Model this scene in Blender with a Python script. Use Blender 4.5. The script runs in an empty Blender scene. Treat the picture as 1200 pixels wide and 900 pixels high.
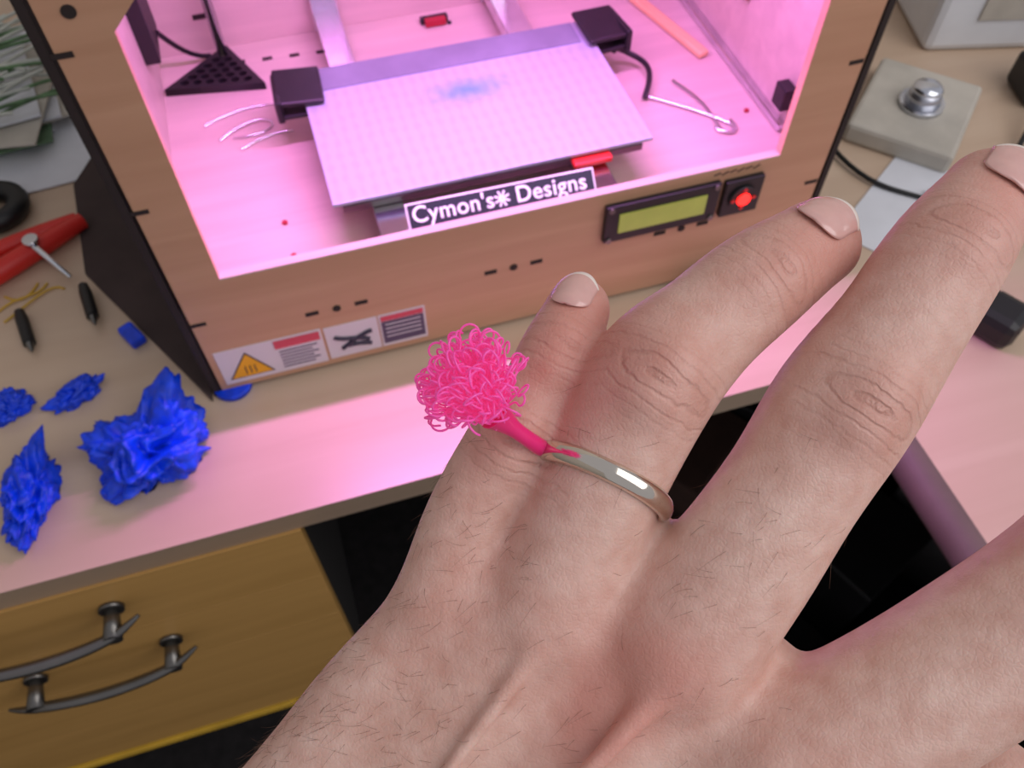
import bpy, bmesh, math, random
import numpy as np
from mathutils import Vector, Matrix, noise
from mathutils.bvhtree import BVHTree
random.seed(7); rng=np.random.default_rng(7)
Z0=.75
sc=bpy.context.scene
try: sc.view_settings.view_transform='Standard'
except Exception: pass
COL=sc.collection
def W(x,y,z): return Vector((x,y,z+Z0))
# ---------------------------------------------------------------- materials
def srgb(r,g,b):
    f=lambda c:(c/255/12.92) if c/255<=.04045 else ((c/255+.055)/1.055)**2.4
    return (f(r),f(g),f(b),1)
def mat(name,c,rough=.5,metal=0,var=.12,scale=30,bump=0,bscale=200,emit=0,ecol=None,trans=0,spec=None,sss=0):
    m=bpy.data.materials.new(name); m.use_nodes=True; nt=m.node_tree; b=nt.nodes['Principled BSDF']
    tc=nt.nodes.new('ShaderNodeTexCoord'); n=nt.nodes.new('ShaderNodeTexNoise'); n.inputs['Scale'].default_value=scale; n.inputs['Detail'].default_value=4
    nt.links.new(tc.outputs['Object'],n.inputs['Vector'])
    cr=nt.nodes.new('ShaderNodeValToRGB'); nt.links.new(n.outputs['Fac'],cr.inputs['Fac'])
    cr.color_ramp.elements[0].position=.3; cr.color_ramp.elements[1].position=.7
    cr.color_ramp.elements[0].color=(c[0]*(1-var),c[1]*(1-var),c[2]*(1-var),1)
    cr.color_ramp.elements[1].color=(min(1,c[0]*(1+var)),min(1,c[1]*(1+var)),min(1,c[2]*(1+var)),1)
    nt.links.new(cr.outputs['Color'],b.inputs['Base Color'])
    b.inputs['Roughness'].default_value=rough; b.inputs['Metallic'].default_value=metal
    if trans: b.inputs['Transmission Weight'].default_value=trans
    if spec is not None: b.inputs['Specular IOR Level'].default_value=spec
    if sss:
        b.inputs['Subsurface Weight'].default_value=sss; b.inputs['Subsurface Radius'].default_value=(1,.4,.4); b.inputs['Subsurface Scale'].default_value=.002
    if emit:
        b.inputs['Emission Color'].default_value=ecol or c; b.inputs['Emission Strength'].default_value=emit
    if bump:
        n2=nt.nodes.new('ShaderNodeTexNoise'); n2.inputs['Scale'].default_value=bscale; nt.links.new(tc.outputs['Object'],n2.inputs['Vector'])
        bp=nt.nodes.new('ShaderNodeBump'); bp.inputs['Strength'].default_value=bump; bp.inputs['Distance'].default_value=.001
        nt.links.new(n2.outputs['Fac'],bp.inputs['Height']); nt.links.new(bp.outputs['Normal'],b.inputs['Normal'])
    return m
def wood(name,c1,c2,axis=0,sc_=1.0,rough=.45):
    m=bpy.data.materials.new(name); m.use_nodes=True; nt=m.node_tree; b=nt.nodes['Principled BSDF']; L=nt.links.new
    tc=nt.nodes.new('ShaderNodeTexCoord'); mp=nt.nodes.new('ShaderNodeMapping'); L(tc.outputs['Object'],mp.inputs['Vector'])
    s=[60*sc_]*3; s[axis]=5*sc_; mp.inputs['Scale'].default_value=s
    n=nt.nodes.new('ShaderNodeTexNoise'); n.inputs['Scale'].default_value=1; n.inputs['Detail'].default_value=7; n.inputs['Distortion'].default_value=.6; L(mp.outputs['Vector'],n.inputs['Vector'])
    cr=nt.nodes.new('ShaderNodeValToRGB'); cr.color_ramp.elements[0].color=c1; cr.color_ramp.elements[1].color=c2
    cr.color_ramp.elements[0].position=.3; cr.color_ramp.elements[1].position=.7
    L(n.outputs['Fac'],cr.inputs['Fac']); L(cr.outputs['Color'],b.inputs['Base Color']); b.inputs['Roughness'].default_value=rough
    bp=nt.nodes.new('ShaderNodeBump'); bp.inputs['Strength'].default_value=.08; bp.inputs['Distance'].default_value=.0005; L(n.outputs['Fac'],bp.inputs['Height']); L(bp.outputs['Normal'],b.inputs['Normal'])
    return m
M_ply=wood('birch_plywood',srgb(184,140,110),srgb(196,152,122),0)
M_plyin=wood('plywood_inside',srgb(186,170,158),srgb(200,184,170),0)
M_desk=wood('desk_beech',srgb(196,170,146),srgb(206,182,158),0,.6,.30)
M_draw=wood('drawer_beech',srgb(180,138,76),srgb(196,152,88),0,.7,.4)
M_yel=mat('yellow_edge',srgb(200,160,50),.5)
M_blk=mat('black_plastic',srgb(22,22,24),.45,bump=.1)
M_blk2=mat('burnt_edge',srgb(38,28,26),.8)
M_dksheet=mat('dark_matte',srgb(74,60,58),.95,bump=.6,bscale=900)
M_alu=mat('brushed_aluminium',srgb(190,192,200),.35,1,bump=.05,bscale=400)
M_rail=mat('grey_edge_trim',srgb(104,88,82),.6,0)
M_chr=mat('bright_steel',srgb(215,218,225),.18,1)
M_dkmet=mat('gunmetal_handle',srgb(118,116,112),.3,.9)
M_white=mat('white_plastic',srgb(225,228,232),.4,var=.04)
M_paper=mat('paper',srgb(222,224,230),.7,var=.05)
M_beige=mat('beige_plastic',srgb(190,184,172),.5)
M_red=mat('red_plastic',srgb(215,44,36),.4)
M_green=mat('green_leaf_plastic',srgb(96,130,88),.6,var=.4,scale=90)
M_clear=mat('pale_strands',srgb(196,200,190),.4,var=.2)
M_floor=mat('dark_carpet',srgb(30,27,28),.95,bump=.8,bscale=500,var=.4,scale=60)
M_wall=mat('wall_paint',srgb(214,208,198),.9,var=.02,scale=4,bump=.05)
M_dark=mat('dark_underdesk',srgb(24,20,18),.9)
M_brown=mat('brown_cardboard',srgb(74,52,44),.9,bump=.2)
M_grey=mat('grey_plastic',srgb(66,64,66),.7)
M_blue=mat('blue_abs',srgb(6,66,226),.36,var=.3,scale=120,bump=.55,bscale=900,sss=.1)
M_pink=mat('hot_pink_abs',srgb(255,84,172),.3,var=.08,scale=400,sss=.5,emit=.14,ecol=(1,.12,.46,1))  # slight pink emission added to lift the self-shadowed pompom loops
M_ring=mat('white_gold',srgb(220,212,198),.10,1,var=.03)
M_stk=mat('sticker_white',srgb(214,204,212),.4,var=.03)
M_txt=mat('ink_dark',srgb(52,44,64),.6)
M_stkr=mat('sticker_red',srgb(206,72,92),.5)
M_stky=mat('sticker_yellow',srgb(236,168,30),.5)
M_stkp=mat('sticker_purple',srgb(84,70,98),.5)
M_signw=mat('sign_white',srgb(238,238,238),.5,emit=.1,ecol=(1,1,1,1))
M_signb=mat('sign_black',srgb(32,34,48),.5)
M_lcd=mat('lcd_backlit',srgb(140,150,66),.35,emit=.22,ecol=srgb(190,190,90),var=.12,scale=60)
M_glow=mat('red_led_button',srgb(255,40,30),.4,emit=4,ecol=srgb(255,30,26))
M_led=mat('led_strip',srgb(240,190,255),.4,emit=6,ecol=(.95,.5,1,1))
M_stick=wood('wood_stick',srgb(214,170,120),srgb(232,196,150),1)
# ---------------------------------------------------------------- helpers
def empty(name,loc=(0,0,0)):
    e=bpy.data.objects.new(name,None); e.location=loc; e.empty_display_size=.02; COL.objects.link(e); return e
def par(o,p):
    if p is not None:
        o.parent=p; o.matrix_parent_inverse=Matrix.Translation(p.location).inverted()
    return o
def mesh(name,verts,faces,m,parent=None,smooth=False):
    me=bpy.data.meshes.new(name); me.from_pydata([tuple(v) for v in verts],[],faces); me.update()
    o=bpy.data.objects.new(name,me); COL.objects.link(o)
    if m: me.materials.append(m)
    if smooth:
        for p in me.polygons: p.use_smooth=True
    return par(o,parent)
def box(name,c,s,m,parent=None,rot=(0,0,0),bev=.0008):
    bm=bmesh.new(); bmesh.ops.create_cube(bm,size=1); bmesh.ops.scale(bm,vec=s,verts=bm.verts)
    if bev: bmesh.ops.bevel(bm,geom=bm.edges[:],offset=min(bev,min(s)*.45),segments=2,profile=.5,affect='EDGES')
    me=bpy.data.meshes.new(name); bm.to_mesh(me); bm.free(); me.materials.append(m)
    o=bpy.data.objects.new(name,me); COL.objects.link(o); o.location=W(*c); o.rotation_euler=rot
    return par(o,parent)
def cyl(name,c,r,h,m,parent=None,rot=(0,0,0),r2=None,seg=40):
    bm=bmesh.new(); bmesh.ops.create_cone(bm,cap_ends=True,segments=seg,radius1=r,radius2=r if r2 is None else r2,depth=h)
    me=bpy.data.meshes.new(name); bm.to_mesh(me); bm.free(); me.materials.append(m)
    for p in me.polygons: p.use_smooth=len(p.vertices)==4
    o=bpy.data.objects.new(name,me); COL.objects.link(o); o.location=W(*c); o.rotation_euler=rot
    return par(o,parent)
def tube(name,splines,r,m,parent=None,world=True,res=3,radii=None,smooth=True,bres=3):
    cu=bpy.data.curves.new(name,'CURVE'); cu.dimensions='3D'; cu.bevel_depth=r; cu.bevel_resolution=bres; cu.resolution_u=res; cu.use_fill_caps=True
    for k,pts in enumerate(splines):
        sp=cu.splines.new('NURBS' if smooth else 'POLY'); sp.points.add(len(pts)-1)
        for i,p in enumerate(pts):
            q=W(*p) if world else Vector(p); sp.points[i].co=(q.x,q.y,q.z,1)
            if radii is not None: sp.points[i].radius=radii[k][i]
        if smooth: sp.order_u=min(4,len(pts)); sp.use_endpoint_u=True
    cu.materials.append(m); o=bpy.data.objects.new(name,cu); COL.objects.link(o)
    dg=bpy.context.evaluated_depsgraph_get(); me=bpy.data.meshes.new_from_object(o.evaluated_get(dg)); bpy.data.objects.remove(o)
    for p in me.polygons: p.use_smooth=True
    if not me.materials: me.materials.append(m)
    o=bpy.data.objects.new(name,me); COL.objects.link(o); return par(o,parent)
def plate(name,outer,holes,th,m,xform,parent=None):
    """flat plate with holes: 2-D outline extruded by th"""
    cu=bpy.data.curves.new(name,'CURVE'); cu.dimensions='2D'; cu.fill_mode='BOTH'; cu.extrude=th/2
    for ring in [outer]+holes:
        sp=cu.splines.new('POLY'); sp.points.add(len(ring)-1); sp.use_cyclic_u=True
        for i,p in enumerate(ring): sp.points[i].co=(p[0],p[1],0,1)
    o=bpy.data.objects.new(name,cu); COL.objects.link(o)
    dg=bpy.context.evaluated_depsgraph_get(); me=bpy.data.meshes.new_from_object(o.evaluated_get(dg)); bpy.data.objects.remove(o)
    me.materials.clear(); me.materials.append(m); me.transform(xform)
    o=bpy.data.objects.new(name,me); COL.objects.link(o); return par(o,parent)
def text(name,s,size,m,mw,parent=None,ext=.0003,bold=.0):
    cu=bpy.data.curves.new(name,'FONT'); cu.body=s; cu.size=size; cu.extrude=ext; cu.offset=bold; cu.align_x='CENTER'; cu.align_y='CENTER'; cu.space_character=1.06
    o=bpy.data.objects.new(name,cu); COL.objects.link(o)
    dg=bpy.context.evaluated_depsgraph_get(); me=bpy.data.meshes.new_from_object(o.evaluated_get(dg)); bpy.data.objects.remove(o)
    me.materials.clear(); me.materials.append(m); me.transform(mw); o=bpy.data.objects.new(name,me); COL.objects.link(o); return par(o,parent)
# ---------------------------------------------------------------- camera frame
R=Vector((.955,-.297,0)).normalized(); F=Vector((.168,.540,-.825)).normalized(); U=R.cross(F).normalized(); R=F.cross(U).normalized()
C=W(.1027,-.3925,.5185)
def frame(o): return Matrix(((R.x,U.x,-F.x,o.x),(R.y,U.y,-F.y,o.y),(R.z,U.z,-F.z,o.z),(0,0,0,1)))
cam=bpy.data.cameras.new('camera'); cam.lens=30; cam.sensor_width=36; cam.clip_start=.01
co=bpy.data.objects.new('camera',cam); COL.objects.link(co); co.matrix_world=frame(C); sc.camera=co
cam.dof.use_dof=True; cam.dof.focus_distance=.138; cam.dof.aperture_fstop=45
# ---------------------------------------------------------------- room
box('floor',(.3,-.6,-.76),(4,3.4,.02),M_floor,bev=0)
box('wall_back',(.3,.75,.5),(4,.05,2.5),M_wall,bev=0)
box('wall_left',(-1.7,-.6,.5),(.05,3.4,2.5),M_wall,bev=0)
# ---------------------------------------------------------------- desk
desk=empty('desk',W(0,0,0))
plate('desk_top',[(-1.2,-.11),(.462,-.11),(.462,-1.3),(1.3,-1.3),(1.3,.70),(-1.2,.70)],[],.022,M_desk,Matrix.Translation(W(0,0,-.011)),desk)
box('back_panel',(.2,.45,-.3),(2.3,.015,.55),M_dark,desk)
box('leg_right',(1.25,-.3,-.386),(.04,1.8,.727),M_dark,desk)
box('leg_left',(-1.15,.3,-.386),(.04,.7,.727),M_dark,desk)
tube('edge_rail',[[(.462,-.13,-.014),(.462,-1.3,-.014)]],.015,M_rail,desk,smooth=False,bres=8)
# drawer cabinet
cab=empty('drawer_cabinet',W(-.25,0,-.4))
box('carcass',(-.27,.16,-.205),(.614,.52,.36),M_dark,cab)  # sides coloured near-black, standing in for the shaded gap beside the drawers
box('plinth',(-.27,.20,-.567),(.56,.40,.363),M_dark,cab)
for i,(z1,z2) in enumerate([(-.0225,-.1020),(-.1024,-.184),(-.1844,-.372)]):
    box('drawer_front_%d'%(i+1),(-.27,-.106,(z1+z2)/2),(.616,.012,z1-z2),M_draw,cab,bev=.0002)
box('bottom_edge',(-.27,-.10,-.381),(.616,.03,.010),M_yel,cab)
def handle(n,x1,x2,z):
    pts=[(x1-.022,-.128,z-.008),(x1-.010,-.133,z-.005),(x1,-.135,z-.002),((x1*3+x2)/4,-.138,z-.003),((x1+x2)/2,-.139,z-.003),((x1+x2*3)/4,-.138,z-.002),(x2,-.135,z),(x2+.010,-.132,z+.004),(x2+.020,-.127,z+.007)]
    tube('handle_bar_%d'%n,[pts],.0040,M_dkmet,cab,radii=[[.35,.7,1,1.1,1.15,1.1,1,.7,.35]],bres=5,res=6)
    for j,x in enumerate((x1,x2)):
        cyl('handle_post_%d_%d'%(n,j),(x,-.124,z),.0048,.026,M_dkmet,cab,rot=(math.pi/2,0,0),r2=.0065)
        cyl('handle_foot_%d_%d'%(n,j),(x,-.1135,z),.0085,.004,M_dkmet,cab,rot=(math.pi/2,0,0))
handle(1,-.197,-.101,-.057); handle(2,-.187,-.087,-.139)
# ---------------------------------------------------------------- printer
pr=empty('desktop_3d_printer',W(.2335,.16,0))
FX=Matrix.Translation(W(0,.003,0))@Matrix.Rotation(math.pi/2,4,'X')
openg=[(.034,.117),(.421,.117),(.421,.287),(.386,.322),(.069,.322),(.034,.287)]
plate('front_panel',[(.003,.006),(.464,.006),(.464,.381),(.003,.381)],[openg],.006,M_ply,FX,pr)
box('side_panel_left',(.002,.163,.19),(.008,.326,.380),M_blk2,pr)
box('side_panel_right',(.465,.163,.19),(.008,.326,.380),M_blk2,pr)
box('inner_skin_left',(.0075,.163,.22),(.003,.30,.30),M_plyin,pr)
box('inner_skin_right',(.4595,.163,.22),(.003,.30,.30),M_plyin,pr)
box('back_panel',(.2335,.288,.19),(.452,.006,.375),M_plyin,pr)
box('chamber_floor',(.2335,.147,.087),(.452,.276,.006),M_plyin,pr)
box('bottom_panel',(.2335,.16,.009),(.455,.30,.006),M_ply,pr)
plate('top_panel',[(0,0),(.467,0),(.467,.32),(0,.32)],[[(.06,.05),(.40,.05),(.40,.26),(.06,.26)]],.006,M_ply,Matrix.Translation(W(0,0,.384)),pr)
box('lip_edge',(.2275,.003,.1165),(.387,.0062,.0012),M_plyin,pr,bev=0)
for i,(x,y) in enumerate([(.012,-.002),(.452,.012),(.012,.30),(.452,.30)]):
    cyl('foot_%d'%i,(x,y+.008,.003),.014,.006,M_blue,pr)
for i,x0 in enumerate((.226,.099,.355)):
    for dx,w in ((-.017,.009),(.017,.009)):
        box('slot_%d'%i,(x0+dx,-.0001,.0655),(w,.0006,.0036),M_blk2,pr,bev=0)
    cyl('nut_%d'%i,(x0,-.0004,.0655),.0030,.001,M_blk2,pr,rot=(math.pi/2,0,0),seg=6)
for i,(x,z) in enumerate([(.008,.28),(.008,.181),(.010,.080),(.456,.184),(.456,.083),(.456,.28)]):
    box('edge_slot_%d'%i,(x,-.0001,z),(.010,.0006,.0030),M_blk2,pr,bev=0)
cyl('panel_hole',(.019,-.0002,.300),.0033,.0008,M_blk2,pr,rot=(math.pi/2,0,0))
tube('panel_scratches',[[(.372+.006*i,-.0001,.111-.001*(i%2)),(.377+.006*i,-.0001,.1125)] for i in range(6)],.0005,M_blk2,pr,smooth=False)
box('lcd_frame',(.3345,-.002,.0895),(.086,.005,.034),M_blk,pr)
box('lcd_screen',(.3345,-.0049,.090),(.066,.001,.0175),M_lcd,pr,bev=0)
for i,(x,z) in enumerate([(.295,.104),(.374,.104),(.295,.075),(.374,.075)]): cyl('lcd_screw_%d'%i,(x,-.005,z),.0022,.0015,M_dkmet,pr,rot=(math.pi/2,0,0),seg=12)
box('button_plate',(.3965,-.002,.0885),(.030,.005,.033),M_blk,pr)
cyl('button_ring',(.3965,-.0052,.0885),.0105,.003,M_blk,pr,rot=(math.pi/2,0,0))
cyl('button_glow',(.3965,-.0070,.0885),.0052,.002,M_glow,pr,rot=(math.pi/2,0,0))
for a in range(4):
    an=a*math.pi/2; box('button_arrow_%d'%a,(.3965+.0082*math.cos(an),-.0068,.0885+.0082*math.sin(an)),(.0028,.001,.0028),M_red,pr,rot=(0,math.pi/4,0),bev=0)
ys=-.0003
box('sticker_strip_a',(.047,ys,.030),(.074,.0006,.037),M_stk,pr,bev=0)
box('sticker_strip_b',(.105,ys,.030),(.038,.0006,.035),M_stk,pr,bev=0)
box('sticker_strip_c',(.142,ys,.030),(.034,.0006,.035),M_stk,pr,bev=0)
mesh('sticker_triangle',[W(.014,-.0009,.016),W(.046,-.0009,.016),W(.030,-.0009,.043)],[(0,1,2)],M_txt,pr)
mesh('sticker_triangle_fill',[W(.0155,-.0012,.0170),W(.0445,-.0012,.0170),W(.030,-.0012,.0412)],[(0,1,2)],M_stky,pr)
for i in range(3): tube('sticker_heat_mark_%d'%i,[[(.0265+.0033*i,-.0014,.020),(.0275+.0033*i,-.0014,.0225),(.026+.0033*i,-.0014,.025),(.027+.0033*i,-.0014,.028)]],.0004,M_txt,pr)
box('sticker_title',(.0665,-.0009,.0425),(.032,.0004,.0085),M_stkr,pr,bev=0)
for i in range(6): box('sticker_line_%d'%i,(.066-.002*(i%2),-.0009,.0345-.0035*i),(.027-.004*(i%2),.0004,.0009),M_stkp,pr,bev=0)
tube('sticker_hand_drawing',[[(.092,-.0011,.036),(.099,-.0011,.030),(.107,-.0011,.033),(.116,-.0011,.026)],[(.096,-.0011,.022),(.104,-.0011,.028),(.112,-.0011,.034),(.119,-.0011,.035)],[(.100,-.0011,.024),(.108,-.0011,.025),(.117,-.0011,.021)]],.0016,M_txt,pr)
box('sticker_dark_field',(.142,-.0009,.028),(.031,.0004,.024),M_stkp,pr,bev=0)
box('sticker_title_c',(.142,-.0009,.0435),(.031,.0004,.005),M_stkr,pr,bev=0)
for i in range(4): box('sticker_line_c_%d'%i,(.142,-.0013,.037-.0045*i),(.026,.0003,.0008),M_stk,pr,bev=0)
# build platform
M_bed=bpy.data.materials.new('bed_plate'); M_bed.use_nodes=True; nt=M_bed.node_tree; b=nt.nodes['Principled BSDF']; L=nt.links.new
tc=nt.nodes.new('ShaderNodeTexCoord'); wv=nt.nodes.new('ShaderNodeTexWave'); wv.bands_direction='X'; wv.inputs['Scale'].default_value=38; wv.inputs['Distortion'].default_value=2.5; wv.inputs['Detail Scale'].default_value=2; L(tc.outputs['Object'],wv.inputs['Vector'])
wv2=nt.nodes.new('ShaderNodeTexWave'); wv2.bands_direction='Y'; wv2.inputs['Scale'].default_value=24; wv2.inputs['Distortion'].default_value=3; L(tc.outputs['Object'],wv2.inputs['Vector'])
ad=nt.nodes.new('ShaderNodeMath'); ad.operation='MULTIPLY_ADD'; ad.inputs[1].default_value=.5; L(wv2.outputs['Fac'],ad.inputs[0]); L(wv.outputs['Fac'],ad.inputs[2])
cr=nt.nodes.new('ShaderNodeValToRGB'); cr.color_ramp.elements[0].color=srgb(156,164,180); cr.color_ramp.elements[1].color=srgb(166,174,190); L(ad.outputs[0],cr.inputs['Fac'])
vs=nt.nodes.new('ShaderNodeVectorMath'); vs.operation='SUBTRACT'; vs.inputs[1].default_value=(.003,.016,.0015); L(tc.outputs['Object'],vs.inputs[0])
vm=nt.nodes.new('ShaderNodeVectorMath'); vm.operation='MULTIPLY'; vm.inputs[1].default_value=(30,64,0); L(vs.outputs[0],vm.inputs[0])
nn=nt.nodes.new('ShaderNodeTexNoise'); nn.inputs['Scale'].default_value=110; L(tc.outputs['Object'],nn.inputs['Vector'])
vl=nt.nodes.new('ShaderNodeVectorMath'); vl.operation='LENGTH'; L(vm.outputs[0],vl.inputs[0])
a2=nt.nodes.new('ShaderNodeMath'); a2.operation='ADD'; L(vl.outputs['Value'],a2.inputs[0]); L(nn.outputs['Fac'],a2.inputs[1])
mr=nt.nodes.new('ShaderNodeMapRange'); mr.inputs['From Min'].default_value=.5; mr.inputs['From Max'].default_value=1.7; mr.inputs['To Min'].default_value=.75; mr.inputs['To Max'].default_value=0; L(a2.outputs[0],mr.inputs['Value'])
mx=nt.nodes.new('ShaderNodeMix'); mx.data_type='RGBA'; L(mr.outputs[0],mx.inputs['Factor']); L(cr.outputs['Color'],mx.inputs[6]); mx.inputs[7].default_value=srgb(50,140,190); L(mx.outputs[2],b.inputs['Base Color'])
b.inputs['Roughness'].default_value=.4; b.inputs['Metallic'].default_value=.15
box('bed_plate',(.226,.108,.1235),(.226,.146,.003),M_bed,pr,bev=.0006)
M_band=mat('bed_band_grey',srgb(120,128,140),.5,.2)
box('bed_back_band',(.226,.167,.1254),(.205,.026,.001),M_band,pr,bev=0)  # darker grey strip along the back edge of the bed
box('bed_carrier',(.226,.105,.1165),(.214,.136,.006),M_dkmet,pr)
box('bed_red_tab',(.293,.036,.1185),(.028,.014,.004),M_red,pr)
for i,x in enumerate((.149,.2935)):
    for dx in (-.0095,.0095): box('rail_%d_wall'%i,(x+dx,.145,.107),(.0015,.272,.012),M_chr,pr,bev=.0003)
    box('rail_%d_web'%i,(x,.145,.1125),(.0205,.272,.0015),M_chr,pr,bev=.0003)
    box('rail_%d_nose'%i,(x,.0085,.1075),(.0205,.0015,.013),M_chr,pr,bev=.0003)
    cyl('rail_%d_screw'%i,(x,.19,.101),.003,.02,M_dkmet,pr)
    box('rail_%d_riser'%i,(x,.277,.18),(.022,.004,.17),M_chr,pr)
for i,x in enumerate((.06,.405)): cyl('z_rod_%d'%i,(x,.270,.23),.004,.28,M_chr,pr)
def clip(n,x,y,rz):
    e=pr
    box('bulldog_clip_%d_top'%n,(x,y,.131),(.034,.036,.004),M_blk,e,rot=(.12,.06,rz),bev=.0015)
    box('bulldog_clip_%d_spine'%n,(x+(-.016 if x<.2 else .016),y,.124),(.005,.036,.018),M_blk,e,rot=(0,0,rz),bev=.0015)
    box('bulldog_clip_%d_under'%n,(x,y,.118),(.034,.036,.003),M_blk,e,rot=(-.05,0,rz),bev=.001)
clip(1,.111,.156,-.05); clip(2,.347,.163,.12)
sg=Matrix.Translation(W(.2225,.0140,.1185))@Matrix.Rotation(-.02,4,'Z')@Matrix.Rotation(math.radians(46),4,'X')
o=box('name_plate',(0,0,-Z0),(.130,.0180,.002),M_signw,pr,bev=.0004); o.matrix_world=sg
o=box('name_plate_field',(0,0,-Z0),(.1275,.0158,.0008),M_signb,pr,bev=0); o.matrix_world=sg@Matrix.Translation((0,0,.0012))
text('name_plate_text_a',"Cymon's",.0150,M_signw,sg@Matrix.Translation((-.0338,.0006,.0018)),pr,bold=.00018)
text('name_plate_text_b',"Designs",.0150,M_signw,sg@Matrix.Translation((.0338,.0006,.0018)),pr,bold=.00018)
for a in range(4):
    o=box('name_plate_star_%d'%a,(0,0,-Z0),(.0108,.0013,.0008),M_signw,pr,bev=0); o.matrix_world=sg@Matrix.Translation((-.0005,.0005,.0019))@Matrix.Rotation(a*math.pi/4+.39,4,'Z')
box('led_strip',(.2335,.066,.364),(.36,.010,.004),M_led,pr,rot=(0,0,0),bev=0)
box('led_housing',(.2335,.066,.369),(.38,.014,.006),M_ply,pr)
box('chamber_dark_fitting',(.014,.232,.165),(.012,.05,.06),M_blk,pr)
tube('chamber_wall_cable',[[(.02,.24,.14),(.028,.25,.12),(.036,.262,.10),(.05,.27,.094)]],.002,M_blk,pr)
tube('chamber_cable',[[(.369,.114,.094),(.378,.125,.10),(.386,.145,.10),(.376,.162,.10),(.362,.165,.108),(.355,.150,.115)]],.0022,M_blk,pr)
box('right_wall_rail',(.4545,.16,.094),(.006,.22,.006),M_chr,pr)
M_dred=mat('dark_red_wire',srgb(150,24,40),.5)
for i,(y,z) in enumerate([(.22,.13),(.14,.15)]): box('wall_red_fitting_%d'%i,(.455,y,z),(.005,.010,.006),M_dred,pr,bev=.002)
box('wall_black_fitting',(.452,.055,.12),(.010,.014,.018),M_blk,pr)
for i,(x,y) in enumerate([(.08,.032),(.079,.065),(.441,.08),(.25,.262),(.236,.268)]): cyl('chamber_screw_%d'%i,(x,y,.0908),.0020,.0016,M_dred if i<3 else M_blk,pr,seg=10)
box('chamber_red_clip',(.238,.262,.094),(.018,.006,.006),M_dred,pr); box('chamber_clip_base',(.238,.268,.093),(.024,.006,.005),M_blk,pr)
for i in range(7): box('back_slot_%d'%i,(.05+.06*i,.2845,.12+.02*(i%2)),(.010,.001,.004),M_blk2,pr,bev=0)
for i in range(5): box('floor_slot_%d'%i,(.05+.022*i,.262-.002*i,.0904),(.008,.0035,.0008),M_blk2,pr,bev=0)
# ---------------------------------------------------------------- things in the chamber
ctr=[(.011,.232),(.064,.288-.01),(.088,.218)]
holes=[]
A,B_,Cc=[Vector((p[0],p[1],0)) for p in ctr]
n=6
for i in range(n):
    for j in range(n-i):
        k=n-1-i-j
        w=(np.array([i,j,k])+1.0)/(n+2); 
        p=A*w[0]+B_*w[1]+Cc*w[2]
        holes.append([(p.x+.0040*math.cos(a*math.pi/3+.3),p.y+.0034*math.sin(a*math.pi/3+.3)) for a in range(6)])
plate('perforated_triangle_print',ctr,holes,.006,M_blk,Matrix.Translation(W(0,0,.0935)))
tube('wire_offcuts',[[(.036,.185,.0915),(.06,.20,.0915),(.09,.20,.0925),(.103,.19,.0915)],[(.045,.165,.0915),(.07,.185,.0935),(.10,.175,.0915),(.075,.160,.0915),(.055,.165,.0915)],[(.06,.15,.0915),(.085,.165,.0915),(.10,.16,.0915)]],.0008,M_chr)
box('wooden_stirrer',(.425,.20,.0935),(.010,.10,.006),M_stick,None,rot=(0,0,.25),bev=.002)
tz=[[(.372,.118,.092),(.395,.098,.092),(.412,.080,.092),(.424,.066,.092),(.420,.058,.092),(.410,.060,.092),(.408,.068,.092)],[(.400,.130,.092),(.410,.108,.092),(.413,.085,.092),(.410,.064,.092),(.416,.056,.092),(.426,.062,.092),(.423,.072,.092)]]
tube('tweezers',tz,.0013,M_chr)
# ---------------------------------------------------------------- blue prints
def crumple(name,loc,size,seed,rot=0,horns=(),k=.45,freq=2.2,sub=6):
    bm=bmesh.new(); bmesh.ops.create_icosphere(bm,subdivisions=sub,radius=1)
    off=Vector((seed*3.1,seed*1.7,seed*.9))
    ab=lambda x: math.sqrt(x*x+.004)
    for v in bm.verts:
        d=v.co.normalized()
        dw=d+Vector((noise.noise(d*1.6+off),noise.noise(d*1.6-off),noise.noise(d*1.6+off*2)))*.55
        r1=noise.fractal(dw*freq*.5+off,1.0,2.1,2)
        rid=1-ab(noise.noise(dw*freq*1.0+off*2))*2.6; rid2=noise.noise(dw*freq*2.6+off)
        r=.80+k*r1+.32*rid+.12*rid2+.03*noise.noise(d*16+off)
        for (hx,hy,hz,hl) in horns:
            h=Vector((hx,hy,hz)).normalized(); c=max(0,d.dot(h)); r+=hl*c**22
        p=d*r
        p.z=max(p.z,-.45)
        v.co=p
    zm=min(v.co.z for v in bm.verts)
    for v in bm.verts: v.co=Vector((v.co.x*size[0],v.co.y*size[1],(v.co.z-zm)*size[2]))
    me=bpy.data.meshes.new(name); bm.to_mesh(me); bm.free(); me.materials.append(M_blue)
    for p in me.polygons: p.use_smooth=True
    o=bpy.data.objects.new(name,me); COL.objects.link(o); o.location=W(*loc); o.rotation_euler=(0,0,rot); return o
crumple('blue_print_scrap',(-.047,-.042,0),(.036,.029,.027),5,.30,[(.75,.85,.6,.6),(-.8,.9,.5,.45)])
crumple('blue_print_scrap.001',(-.126,-.048,0),(.0150,.034,.020),8,-.15,[(.3,.9,.4,.35)],k=.35)
crumple('blue_print_scrap.002',(-.143,.032,0),(.015,.011,.009),12,.4,[(-1,.2,.2,.4)],sub=5)
crumple('blue_print_scrap.003',(-.094,.030,0),(.018,.008,.010),17,.5,[(-.9,.5,.2,.6),(1,.2,.3,.4)],sub=5)
box('blue_marker_cap',(-.055,.073,.004),(.012,.022,.008),M_blue,None,rot=(0,0,.5),bev=.002)
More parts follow.
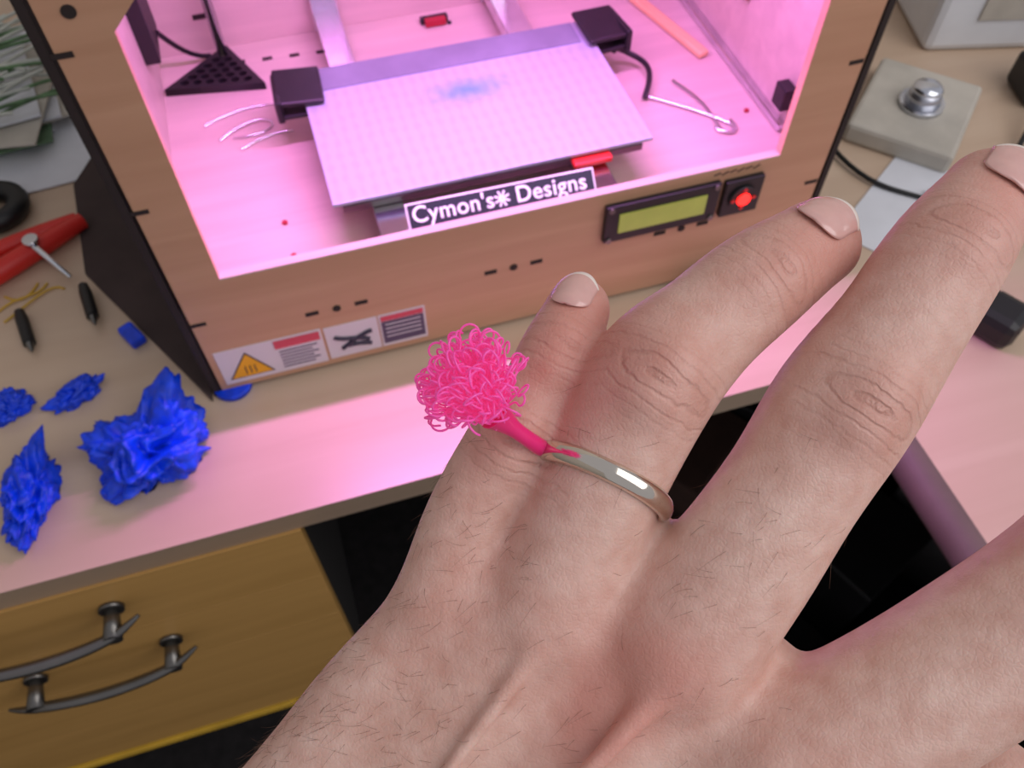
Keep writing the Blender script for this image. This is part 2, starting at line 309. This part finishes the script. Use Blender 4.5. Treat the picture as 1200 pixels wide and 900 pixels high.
# ---------------------------------------------------------------- left clutter
plate('dark_sheet',[(-.0035,-.004),(-.0035,.30),(-.06,.33),(-.095,.26),(-.088,.15)],[],.003,M_dksheet,Matrix.Translation(W(0,0,.0016)))  # thin dark sheet lying flat along the printer's left side
def pen(name,p,q,r,m,m2):
    p=Vector(p);q=Vector(q);e=empty(name,W(*((p+q)/2))); l=lambda t:tuple(p.lerp(q,t))
    tube('barrel',[[l(0),l(.2),l(.7),l(.8)]],r,m,e,smooth=False,radii=[[.75,1,1,.95]],bres=5)
    tube('tip',[[l(.8),l(.92),l(1)]],r,m2,e,smooth=False,radii=[[.7,.4,.1]],bres=5)
pen('black_marker_pen',(-.137,.122,.005),(-.127,.078,.005),.0048,M_blk,M_dkmet)
pen('black_marker_pen.001',(-.088,.132,.008),(-.080,.088,.008),.0048,M_blk,M_dkmet)
rk=empty('red_craft_knife',W(-.12,.18,.01))
tube('handle',[[(-.175,.150,.010),(-.14,.168,.011),(-.11,.190,.010),(-.086,.205,.009)]],.0085,M_red,rk,radii=[[1,1.15,1,.8]],bres=6,res=8)
tube('handle_grip',[[(-.17,.185,.008),(-.13,.197,.010),(-.09,.207,.010)]],.007,M_red,rk,radii=[[1,1.1,.8]],bres=6,res=8)
tube('blade_holder',[[(-.122,.178,.018),(-.112,.163,.016),(-.098,.146,.006)]],.0028,M_chr,rk,radii=[[1,1,.6]])
cyl('pivot_screw',(-.122,.180,.021),.006,.004,M_chr,rk)
tube('string_offcuts',[[(-.155,.13,.001),(-.14,.145,.002),(-.125,.135,.001),(-.118,.15,.001)],[(-.15,.118,.001),(-.13,.13,.003),(-.115,.152,.001),(-.105,.14,.001)],[(-.15,.145,.001),(-.135,.128,.002),(-.125,.152,.001)]],.0009,M_yel)
tp=empty('tape_roll',W(-.15,.24,.012))
bpy.ops.mesh.primitive_torus_add(major_radius=.020,minor_radius=.009,location=W(-.157,.242,.010)); o=bpy.context.object; o.name='roll'; o.data.materials.append(M_blk); par(o,tp)
for p in o.data.polygons: p.use_smooth=True
bu=empty('bundle_of_plastic_strands',W(-.14,.37,.01))
box('sheet',(-.16,.38,.0015),(.16,.24,.002),M_paper,bu,rot=(0,0,.1))
M_card=mat('green_card',srgb(110,140,108),.6,var=.3,scale=60)
for i in range(7):
    box('card_%d'%i,(-.165+random.gauss(0,.012),.40+random.gauss(0,.014),.005+i*.004),(.11,.15,.0025),[M_paper,M_card,M_beige][i%3],bu,rot=(0,0,.1+random.gauss(0,.15)))
for kk,mm in enumerate((M_green,M_clear,M_clear)):
    spl=[]
    for i in range(16):
        x=random.uniform(-.21,-.11); y=random.uniform(.31,.47); a=random.gauss(.35,.3); l=random.uniform(.03,.06); z=random.uniform(.034,.045)
        dx,dy=math.cos(a)*l,math.sin(a)*l
        spl.append([(x-dx,y-dy,z),(x-dx*.3,y-dy*.3+random.gauss(0,.004),z+.003),(x+dx*.4,y+dy*.4+random.gauss(0,.004),z+.002),(x+dx,y+dy,z)])
    tube('strands_%d'%kk,spl,.0016,mm,bu,bres=1)
# ---------------------------------------------------------------- right clutter
dv=empty('jog_knob_controller',W(.66,.13,.012))
box('body',(.650,.120,.010),(.115,.095,.020),M_beige,dv,rot=(0,0,.75),bev=.004)
cyl('knob_base',(.652,.118,.0225),.020,.005,M_chr,dv); cyl('knob',(.652,.118,.031),.0165,.013,M_alu,dv,r2=.013); 
bpy.ops.mesh.primitive_uv_sphere_add(radius=.0135,location=W(.652,.118,.0375)); o=bpy.context.object; o.name='knob_dome'; o.scale=(1,1,.45); o.data.materials.append(M_chr); par(o,dv)
for p in o.data.polygons: p.use_smooth=True
wb=empty('white_appliance',W(.84,.27,.06))
box('housing',(.845,.255,.055),(.22,.15,.11),M_white,wb,rot=(0,0,-.25),bev=.008)
box('vent',(.828,.181,.05),(.14,.003,.03),M_beige,wb,rot=(0,0,-.25))
ad_=empty('black_power_adapter',W(.80,.12,.02)); box('brick',(.800,.118,.019),(.07,.045,.034),M_blk,ad_,rot=(0,0,-.2),bev=.005)
tube('cord',[[(.785,.11,.02),(.76,.09,.02),(.74,.07,.010),(.70,.04,.004),(.66,.015,.004),(.63,.01,.004),(.61,.03,.004)]],.0025,M_blk,ad_)
tube('usb_cable',[[(.585,.22,.003),(.565,.14,.003),(.555,.10,.006),(.57,.05,.004),(.60,.03,.003),(.63,.0,.003),(.66,-.02,.003)]],.0022,M_blk)
box('paper_sheet',(.60,.0,.0008),(.13,.12,.0012),M_paper,None,rot=(0,0,.6),bev=0)
box('black_webcam',(.575,-.115,.014),(.035,.035,.028),M_blk,None,rot=(0,0,.5),bev=.008)
box('black_battery_pack',(.385,-.020,.008),(.05,.028,.016),M_blk,None,rot=(0,0,.1),bev=.004)
box('phone_charger_dock',(.625,.225,.006),(.07,.05,.012),M_blk,None,rot=(0,0,.6),bev=.003)
for i in range(9):
    box('storage_box' if i==0 else 'storage_box.%03d'%i,(.52+.19*(i%3),-.25+.2*(i//3),-.75+.05+.02*i/2),(.15,.16,.10+.02*i),[M_brown,M_blk,M_grey][i%3],None,rot=(0,0,.1*i),bev=.004)
# ---------------------------------------------------------------- HAND
h=.72; org=np.array([-176.,-300.,-46.]); dims=(np.array([300,345,92])/h).astype(int)
ax=[org[i]+h*np.arange(dims[i]) for i in range(3)]
S=.14
def px(x,y,z=0): return np.array([x*S,y*S,z],float)
def cat(P,Rr,n=6):
    P=np.array(P);Rr=np.array(Rr,float); Q=[];q=[]
    PP=np.vstack([2*P[0]-P[1],P,2*P[-1]-P[-2]]); RR=np.concatenate([[Rr[0]],Rr,[Rr[-1]]])
    for i in range(1,len(PP)-2):
        for t in np.linspace(0,1,n,endpoint=False):
            a=lambda p0,p1,p2,p3:.5*((2*p1)+(-p0+p2)*t+(2*p0-5*p1+4*p2-p3)*t*t+(-p0+3*p1-3*p2+p3)*t**3)
            Q.append(a(*PP[i-1:i+3])); q.append(a(*RR[i-1:i+3]))
    Q.append(P[-1]);q.append(Rr[-1]); return np.array(Q),np.array(q)
def chain_field(P,Rr,pad):
    P=np.array(P);mn=P.min(0)-max(Rr)-pad;mx_=P.max(0)+max(Rr)+pad
    lo=np.clip(((mn-org)/h).astype(int),0,dims); hi=np.clip(((mx_-org)/h).astype(int)+1,0,dims)
    D=np.full(tuple(hi-lo),1e3,np.float32)
    for a,b_,ra,rb in zip(P[:-1],P[1:],Rr[:-1],Rr[1:]):
        m0=np.minimum(a,b_)-max(ra,rb)-pad; m1=np.maximum(a,b_)+max(ra,rb)+pad
        l=np.clip(((m0-org)/h).astype(int),lo,hi); u=np.clip(((m1-org)/h).astype(int)+1,lo,hi)
        if np.any(u<=l): continue
        X=ax[0][l[0]:u[0]][:,None,None].astype(np.float32)-a[0]; Y=ax[1][l[1]:u[1]][None,:,None].astype(np.float32)-a[1]; Zz=(ax[2][l[2]:u[2]][None,None,:].astype(np.float32)-a[2])
        d=b_-a; dd=max(float(d@d),1e-6)
        t=np.clip((X*d[0]+Y*d[1]+Zz*d[2])/dd,0,1)
        dist=np.sqrt((X-t*d[0])**2+(Y-t*d[1])**2+(Zz-t*d[2])**2)-(ra+(rb-ra)*t)
        s=tuple(slice(l[i]-lo[i],u[i]-lo[i]) for i in range(3))
        np.minimum(D[s],dist,out=D[s])
    return lo,hi,D
fingers={
 'little':([(515,716,-4),(548,612,-4),(602,514,-3),(630,462,-3),(656,412,-4),(681,358,-7)],[8.0,7.5,7.4,6.5,6.6,5.6]),
 'ring':([(645,715,0),(677,630,0),(708,560,1),(762,447,2),(824,385,1),(891,330,-1),(967,280,-5)],[10.5,10.2,10.0,10.8,9.3,8.8,7.5]),
 'middle':([(792,745,3),(858,655,4),(918,567,4),(978,474,4),(1040,386,4),(1104,298,2),(1168,226,-2)],[12.3,11.5,10.8,11.3,9.9,9.4,7.8]),
 'index':([(905,882,5),(1020,818,6),(1120,752,7),(1225,680,8),(1320,590,5),(1400,510,0),(1450,440,-6)],[13.0,12.6,12.4,13,11.5,10.5,8.5]),
}
K=1.0
acc=np.zeros(tuple(dims),np.float32)
FG={}
for nme,(pts,rr) in fingers.items():
    P=[px(u-600,450-v,z) for u,v,z in pts]; Q,q=cat(P,rr,5); FG[nme]=(np.array(P),rr)
    lo,hi,D=chain_field(Q,q,7)
    acc[lo[0]:hi[0],lo[1]:hi[1],lo[2]:hi[2]]+=np.exp(-D/K)
for nme,(P,rr) in FG.items():
    for i,k_,z_ in (((3,.55,.64) if nme!='little' else (2,.55,.62)),((5,.5,.6) if nme!='little' else (4,.5,.6))):
        a=(P[i+1]-P[i-1]); a/=np.linalg.norm(a); c=P[i]+np.array([0,0,rr[i]*z_])
        lo,hi,D=chain_field([c-a*2.5,c+a*2.5],[rr[i]*k_-.3,rr[i]*k_-.3],7)
        acc[lo[0]:hi[0],lo[1]:hi[1],lo[2]:hi[2]]+=np.exp(-D/K)
palm=[([(515,722,-5),(425,830,-5),(340,944,-5),(180,1140,-6)],[7.5,8.8,9.6,11]),
 ([(645,715,-2),(480,920,-2),(290,1190,-3)],[9,10.3,12]),
 ([(792,745,0),(620,960,-1),(370,1240,-2)],[10,11.5,13]),
 ([(905,882,1),(700,1080,0),(450,1290,-3)],[11,12,13]),
 ([(480,1330,-6),(760,1190,-8),(1000,1060,-8),(1180,950,-6)],[14,15,12,10]),
 ([(900,905,-2),(1000,1000,-5)],[9,9]),
 ([(712,690,-3),(752,632,-4)],[8,5.5]),
 ([(568,700,-5),(585,668,-5)],[6,4]),
 ([(850,850,-1),(893,790,-2)],[9,5.5]),
 ([(190,1140,-4),(100,1280,-4),(-150,1600,-4),(-600,2250,-6)],[11,12,20,30]),
 ([(450,1290,-4),(330,1420,-4),(80,1780,-4),(-350,2400,-6)],[12,12,20,30])]
Kp=3.8; pacc=np.zeros(tuple(dims),np.float32)
for pts,rr in palm:
    P=[px(u-600,450-v,z) for u,v,z in pts]; Q,q=cat(P,rr,4)
    lo,hi,D=chain_field(Q,q,Kp*4)
    pacc[lo[0]:hi[0],lo[1]:hi[1],lo[2]:hi[2]]+=np.exp(-D/Kp)
acc+=pacc**(Kp/K)
del pacc
tend=[([(765,775,11.5),(690,850,13.5),(600,940,13.2)],[2.2,1.8,1.2]),([(625,745,9),(530,870,10.7),(440,990,10.5)],[1.5,1.3,1.0]),([(870,880,14.3),(760,970,15.6)],[1.6,1.3])]
for pts,rr in tend:
    P=[px(u-600,450-v,z) for u,v,z in pts]; Q,q=cat(P,rr,4); lo,hi,D=chain_field(Q,q,8)
    acc[lo[0]:hi[0],lo[1]:hi[1],lo[2]:hi[2]]+=.7*np.exp(-D/K)
f=-K*np.log(acc+1e-9); del acc
def nets(f):
    s=f<0; nx,ny,nz=f.shape
    cs=np.zeros((nx-1,ny-1,nz-1),np.int8)
    for i in (0,1):
        for j in (0,1):
            for k in (0,1): cs+=s[i:nx-1+i,j:ny-1+j,k:nz-1+k]
    act=np.argwhere((cs>0)&(cs<8)); vid=np.full(cs.shape,-1,np.int32); vid[tuple(act.T)]=np.arange(len(act))
    cor=[(i,j,k) for i in (0,1) for j in (0,1) for k in (0,1)]
    V=np.stack([f[act[:,0]+c[0],act[:,1]+c[1],act[:,2]+c[2]] for c in cor],1)
    sm=np.zeros((len(act),3));ct=np.zeros(len(act))
    for a in range(8):
        for b_ in range(a+1,8):
            ca,cb=np.array(cor[a]),np.array(cor[b_])
            if abs(ca-cb).sum()!=1: continue
            m=(V[:,a]<0)!=(V[:,b_]<0); t=V[:,a]/(V[:,a]-V[:,b_]+1e-12)
            sm[m]+=(ca+(cb-ca)*t[m][:,None]); ct[m]+=1
    verts=(act+sm/ct[:,None])*h+org
    Fs=[]
    for axn in range(3):
        o1,o2=(axn+1)%3,(axn+2)%3
        sl0=[slice(None)]*3; sl1=[slice(None)]*3; sl0[axn]=slice(0,-1); sl1[axn]=slice(1,None)
        e=np.argwhere(s[tuple(sl0)]!=s[tuple(sl1)])
        ok=(e[:,o1]>0)&(e[:,o2]>0)&(e[:,o1]<f.shape[o1]-1)&(e[:,o2]<f.shape[o2]-1); e=e[ok]
        d1=np.zeros(3,int);d1[o1]=1;d2=np.zeros(3,int);d2[o2]=1
        q=np.stack([vid[tuple(c.T)] for c in (e-d1-d2,e-d2,e,e-d1)],1); flip=~s[tuple(e.T)]; q[flip]=q[flip][:,::-1]; Fs.append(q)
    return verts,np.vstack(Fs)
Vv,Fq=nets(f); del f
Fq=Fq[(Fq>=0).all(1)]
me=bpy.data.meshes.new('human_hand'); me.vertices.add(len(Vv)); me.vertices.foreach_set('co',(Vv*.001).ravel())
me.loops.add(len(Fq)*4); me.loops.foreach_set('vertex_index',Fq.ravel().astype(np.int32)); me.polygons.add(len(Fq)); me.polygons.foreach_set('loop_start',(np.arange(len(Fq))*4).astype(np.int32))
me.update(calc_edges=True); me.validate()
bm=bmesh.new(); bm.from_mesh(me); 
for _ in range(4): bmesh.ops.smooth_vert(bm,verts=bm.verts,factor=.5,use_axis_x=True,use_axis_y=True,use_axis_z=True)
bmesh.ops.recalc_face_normals(bm,faces=bm.faces); bm.to_mesh(me); bm.free()
me.polygons.foreach_set('use_smooth',[True]*len(me.polygons))
hand=bpy.data.objects.new('human_hand',me); COL.objects.link(hand); HM=frame(C+F*.14); hand.matrix_world=HM
nv=len(me.vertices); cosv=np.empty(nv*3); me.vertices.foreach_get('co',cosv); cosv=cosv.reshape(-1,3)*1000
kn=np.zeros((nv,3)); kn[:,0]=17; red=np.zeros(nv)
def addk(c,a,amp):
    a=a/np.linalg.norm(a); s_=np.cross([0,0,1],a); s_/=np.linalg.norm(s_); d=cosv-c
    t=np.abs(d@a); s=np.abs(d@s_); w=amp*np.clip((d[:,2]+2)/4,0,1)*np.clip((12-s)/3,0,1); rn=np.sqrt(t**2+(s*.5)**2)
    rr_=np.sqrt(kn[:,0]**2+(kn[:,1]*.5)**2); m=(rn<rr_)&(s<13)&(t<16)
    kn[m]=np.stack([t,s,w],1)[m]
for nme,(P,rr) in FG.items():
    i=3 if nme!='little' else 2; 
    addk(P[i],P[i+1]-P[i-1],1.0); addk(P[i+2],P[i+3]-P[i+1],.7)
    for c,am,rad in ((P[i],.55,11),(P[i+2],.45,9),(P[-1],.8,10),(P[0],.3,12)): red+=am*np.exp(-((cosv-c)[:,:2]**2).sum(1)/rad**2)
for (u,v,rad,am) in ((745,760,8,.8),(700,810,7,.9),(660,860,7,.5)):
    c=px(u-600,450-v); red+=am*np.exp(-((cosv-c)[:,:2]**2).sum(1)/rad**2)
at=me.attributes.new('KN','FLOAT_VECTOR','POINT'); at.data.foreach_set('vector',kn.ravel())
at=me.attributes.new('RED','FLOAT','POINT'); at.data.foreach_set('value',np.clip(red,0,1))
M_skin=bpy.data.materials.new('skin'); M_skin.use_nodes=True; nt=M_skin.node_tree; b=nt.nodes['Principled BSDF']; L=nt.links.new; N=nt.nodes.new
def mth(op,*a):
    n=N('ShaderNodeMath'); n.operation=op
    for i,x in enumerate(a):
        if isinstance(x,(int,float)): n.inputs[i].default_value=x
        else: L(x,n.inputs[i])
    return n.outputs[0]
tc=N('ShaderNodeTexCoord'); O=tc.outputs['Object']
def nz(scale,det=4): 
    n=N('ShaderNodeTexNoise'); n.inputs['Scale'].default_value=scale; n.inputs['Detail'].default_value=det; L(O,n.inputs['Vector']); return n.outputs['Fac']
cr=N('ShaderNodeValToRGB'); cr.color_ramp.elements[0].position=.34; cr.color_ramp.elements[1].position=.66
cr.color_ramp.elements[0].color=srgb(206,160,144); cr.color_ramp.elements[1].color=srgb(228,194,180)
L(mth('ADD',mth('MULTIPLY',nz(45,3),.45),mth('MULTIPLY',nz(260,6),.55)),cr.inputs['Fac'])
ar=N('ShaderNodeAttribute'); ar.attribute_name='RED'; mx=N('ShaderNodeMix'); mx.data_type='RGBA'; L(mth('MULTIPLY',ar.outputs['Fac'],.75),mx.inputs['Factor']); L(cr.outputs['Color'],mx.inputs[6]); mx.inputs[7].default_value=srgb(210,140,126)
ak=N('ShaderNodeAttribute'); ak.attribute_name='KN'; sx=N('ShaderNodeSeparateXYZ'); L(ak.outputs['Vector'],sx.inputs[0])
T,Sx,Wt=sx.outputs
warp=mth('ADD',mth('MULTIPLY',nz(130,2),9.0),mth('MULTIPLY',nz(600,3),2.5))
r=mth('SQRT',mth('ADD',mth('MULTIPLY',T,T),mth('MULTIPLY',mth('MULTIPLY',Sx,Sx),.10)))
ph=mth('SINE',mth('ADD',mth('MULTIPLY',r,3.6),warp))
env=mth('MULTIPLY',mth('MULTIPLY',mth('EXPONENT',mth('MULTIPLY',mth('MULTIPLY',r,r),-1/28)),Wt),mth('MULTIPLY',nz(220,2),1.8))
crease=mth('MULTIPLY',mth('POWER',mth('MAXIMUM',ph,0.0),2.0),env)
dk=N('ShaderNodeMix'); dk.data_type='RGBA'; L(mth('MULTIPLY',crease,.22),dk.inputs['Factor']); L(mx.outputs[2],dk.inputs[6]); dk.inputs[7].default_value=srgb(156,98,82); L(dk.outputs[2],b.inputs['Base Color'])
vo=N('ShaderNodeTexVoronoi'); vo.feature='DISTANCE_TO_EDGE'; vo.inputs['Scale'].default_value=1200; L(O,vo.inputs['Vector'])
ve=mth('MINIMUM',vo.outputs['Distance'],.25)
hgt=mth('ADD',mth('ADD',mth('MULTIPLY',ve,.48),mth('MULTIPLY',nz(500,6),.65)),mth('MULTIPLY',crease,-.75))
bp=N('ShaderNodeBump'); bp.inputs['Strength'].default_value=.75; bp.inputs['Distance'].default_value=.00035; L(hgt,bp.inputs['Height']); L(bp.outputs['Normal'],b.inputs['Normal'])
b.inputs['Roughness'].default_value=.44; b.inputs['Specular IOR Level'].default_value=.45
b.inputs['Subsurface Weight'].default_value=.2; b.inputs['Subsurface Radius'].default_value=(1,.35,.2); b.inputs['Subsurface Scale'].default_value=.002
me.materials.append(M_skin)
M_nail=mat('nail',srgb(226,176,168),.16,var=.05,scale=300,sss=.2,spec=.8)
M_nailt=mat('nail_free_edge',srgb(240,228,218),.3,var=.03)
bvh=BVHTree.FromObject(hand,bpy.context.evaluated_depsgraph_get())
def nail(nme,L_,Wd,back,nv_):
    P,rr=FG[nme]; T_=Vector(P[-1]); a=Vector(P[-1]-P[-2]).normalized(); nrm=Vector(nv_); nrm=(nrm-a*nrm.dot(a)).normalized()
    nrm=(nrm+a*.25).normalized(); s_=a.cross(nrm).normalized(); fwd=nrm.cross(s_).normalized()
    if fwd.dot(a)<0: fwd=-fwd
    nu,nvv=22,26; g=[]
    for j in range(nvv+1):
        t=j/nvv; y=-back+L_*t
        prof=Wd/2*(math.sqrt(max(0,1-(1-t/.3)**2))*.9+.1 if t<.3 else 1.0)
        for i in range(nu+1):
            xx=(i/nu*2-1); x=prof*xx; yy=y-(xx*xx)*2.2*max(0,(t-.5)/.5)
            o_=T_+s_*x+fwd*yy+nrm*(rr[-1]+6)
            hit=bvh.ray_cast(o_*.001,-nrm)
            base_=(hit[0]*1000-T_).dot(nrm) if hit[0] is not None else -2.0
            ideal=rr[-1]*.98-x*x/(2*rr[-1]*.80)-max(0,yy)**2/(2*rr[-1]*1.6)
            hgt_=max(min(base_,ideal+.6),min(ideal,base_+1.2))
            lift=.30*(1-abs(xx)**5)*min(1,t*7)-.08
            g.append((T_+s_*x+fwd*yy+nrm*(hgt_+lift))*.001)
    fs=[];mi=[]
    for j in range(nvv):
        for i in range(nu):
            a0=j*(nu+1)+i; fs.append((a0,a0+1,a0+nu+2,a0+nu+1)); mi.append(1 if j/nvv>.87 else 0)
    o=mesh('nail_'+nme,g,fs,M_nail,None,True); o.data.materials.append(M_nailt)
    for p,m_ in zip(o.data.polygons,mi): p.material_index=m_
    sm=o.modifiers.new('s','SOLIDIFY'); sm.thickness=.0004; sm.offset=1
    o.parent=hand; return o
nail('little',8.0,6.6,4.4,(-.40,.05,1)); nail('ring',9.8,8.8,5.6,(-.25,.40,1)); nail('middle',10.4,9.6,5.6,(-.1,.1,1)); nail('index',12,11,5,(0,0,1))
tris=me.polygons
cen=np.empty(len(tris)*3); tris.foreach_get('center',cen); cen=cen.reshape(-1,3)*1000; nr=np.empty(len(tris)*3); tris.foreach_get('normal',nr); nr=nr.reshape(-1,3)
dens=np.zeros(len(cen))
def zone(u,v,ru,w):
    c=px(u-600,450-v); dens[:]+=w*np.exp(-((cen-c)[:,:2]**2).sum(1)/(ru*S)**2)
zone(540,580,50,1.2); zone(700,520,50,.5); zone(870,600,70,.8); zone(420,800,120,1.0); zone(330,900,120,1.4); zone(600,760,150,.25); zone(820,790,120,.3); zone(200,1050,200,1.5); zone(60,1300,300,1.2); zone(560,640,60,.5)
dens*=(nr[:,2]>-.25); dens/=dens.sum()
idx=rng.choice(len(cen),size=1700,p=dens)
spl=[];rad=[]
for i in idx:
    p=cen[i]; n_=nr[i]; dirn=np.array([-.75,-.25,0])+rng.normal(0,.35,3); dirn-=n_*dirn.dot(n_); dirn/=np.linalg.norm(dirn)+1e-6
    l=rng.uniform(2.0,5.0); bend=rng.normal(0,.25,3)
    pts=[p-n_*.2,p+n_*.3+dirn*l*.3,p+n_*.5+dirn*l*.65+bend*l*.3,p+n_*.4+dirn*l+bend*l*.8]
    spl.append([tuple(q*.001) for q in pts]); rad.append([1,1,.8,.3])
M_hair=mat('hair_brown',srgb(112,80,62),.6)
ho=tube('arm_hair',spl,.000021,M_hair,None,world=False,res=3,radii=rad,bres=0); ho.parent=hand
# ---------------------------------------------------------------- wedding ring
def band(name,c,a,phi,rc,hw,ht,m,a0=0,a1=2*math.pi):
    a=Vector(a).normalized(); s_=a.cross(Vector((0,0,1))).normalized(); q=(Vector((0,0,1))*math.cos(phi)+a*math.sin(phi)).normalized(); n_=s_.cross(q).normalized()
    vs=[];fs=[];n1=128;n2=20; full=abs(a1-a0-2*math.pi)<1e-3
    for i in range(n1 if full else n1+1):
        th=a0+(a1-a0)*i/n1; rd=s_*math.cos(th)+q*math.sin(th)
        for j in range(n2):
            ph_=2*math.pi*j/n2; cx,sx_=math.cos(ph_),math.sin(ph_)
            rr_=ht*(sx_ if sx_>0 else sx_*.35)
            vs.append((Vector(c)+rd*(rc+rr_)+n_*hw*(abs(cx)**.9*(1 if cx>0 else -1)))*.001)
    for i in range(n1):
        for j in range(n2):
            i2=(i+1)%n1 if full else i+1
            fs.append((i*n2+j,i2*n2+j,i2*n2+(j+1)%n2,i*n2+(j+1)%n2))
    o=mesh(name,vs,fs,m,None,True); o.matrix_world=HM; return o
band('wedding_ring',px(106,-114,.5),(.45,.89,.03),.24,10.7,1.8,1.6,M_ring)
# ---------------------------------------------------------------- pink pompom ring
pp=empty('pink_pompom_ring',HM.translation)
M_pinks=mat('deep_pink_abs',srgb(240,44,126),.3,var=.05,sss=.3)
b1=band('ring_band',px(114,-97,.5),(.45,.89,.03),.1,10.2,1.1,.8,M_pinks,math.radians(200),math.radians(345)); par(b1,pp); b1.matrix_world=HM
cen_=Vector((-5.4,-.6,14)); base=Vector((-1.8,-5.2,11.0))
def loc(o):
    par(o,pp); o.matrix_world=HM
st=[Vector((5.9,-10.4,-3.0)),Vector((5.4,-10.6,1.5)),Vector((4.6,-10.2,4.6)),Vector((1.6,-7.8,8.8)),Vector((-.6,-6.2,10.3)),Vector((-2.6,-4.4,11.8))]
o=tube('stem',[[tuple(p*.001) for p in st]],.00125,M_pinks,None,world=False,radii=[[.9,1.1,1.15,.95,1.1,2.2]],res=8,bres=6); loc(o)
spl=[];axis=(cen_-base).normalized()
for i in range(270):
    d=Vector(rng.normal(0,1,3)).normalized()
    if d.dot(axis)<-.55: d=(d+axis*1.2).normalized()
    end=cen_+d*rng.uniform(3.8,7.9)
    out=(end-base).normalized(); side=out.cross(Vector(rng.normal(0,1,3))).normalized(); up_=(out*rng.uniform(.6,1)+d*.4).normalized()
    side=(side-up_*side.dot(up_)).normalized(); r_=rng.uniform(.8,1.7)
    mid=base.lerp(end,.5)+Vector(rng.normal(0,.5,3)); pts=[base+Vector(rng.normal(0,.6,3)),mid]
    for th in np.linspace(-math.pi/2,math.pi*rng.uniform(.9,1.5),9): pts.append(end+side*(r_*math.cos(th))+up_*(r_*math.sin(th)+r_*.2))
    spl.append([tuple(p*.001) for p in pts])
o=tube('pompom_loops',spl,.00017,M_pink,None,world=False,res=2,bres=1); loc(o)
# ---------------------------------------------------------------- lights
def area(name,loc_,target,size,en,col,sy=None):
    l=bpy.data.lights.new(name,'AREA'); l.energy=en; l.color=col; l.size=size
    if sy: l.shape='RECTANGLE'; l.size_y=sy
    o=bpy.data.objects.new(name,l); COL.objects.link(o); o.location=loc_; o.rotation_euler=(Vector(target)-Vector(loc_)).to_track_quat('-Z','Y').to_euler(); return o
area('soft_key_light',(1.2,-1.1,2.5),W(.1,-.2,.2),1.7,21,(1,.96,.96))  # added soft key lamp above the camera side, evens the light on the hand
area('led_strip_light',W(.2335,.066,.360),W(.2335,.045,.09),.36,2.6,(.86,.28,1.0),.010)
w=bpy.data.worlds.new('world'); sc.world=w; w.use_nodes=True; w.node_tree.nodes['Background'].inputs[0].default_value=(.92,.91,1,1); w.node_tree.nodes['Background'].inputs[1].default_value=.42
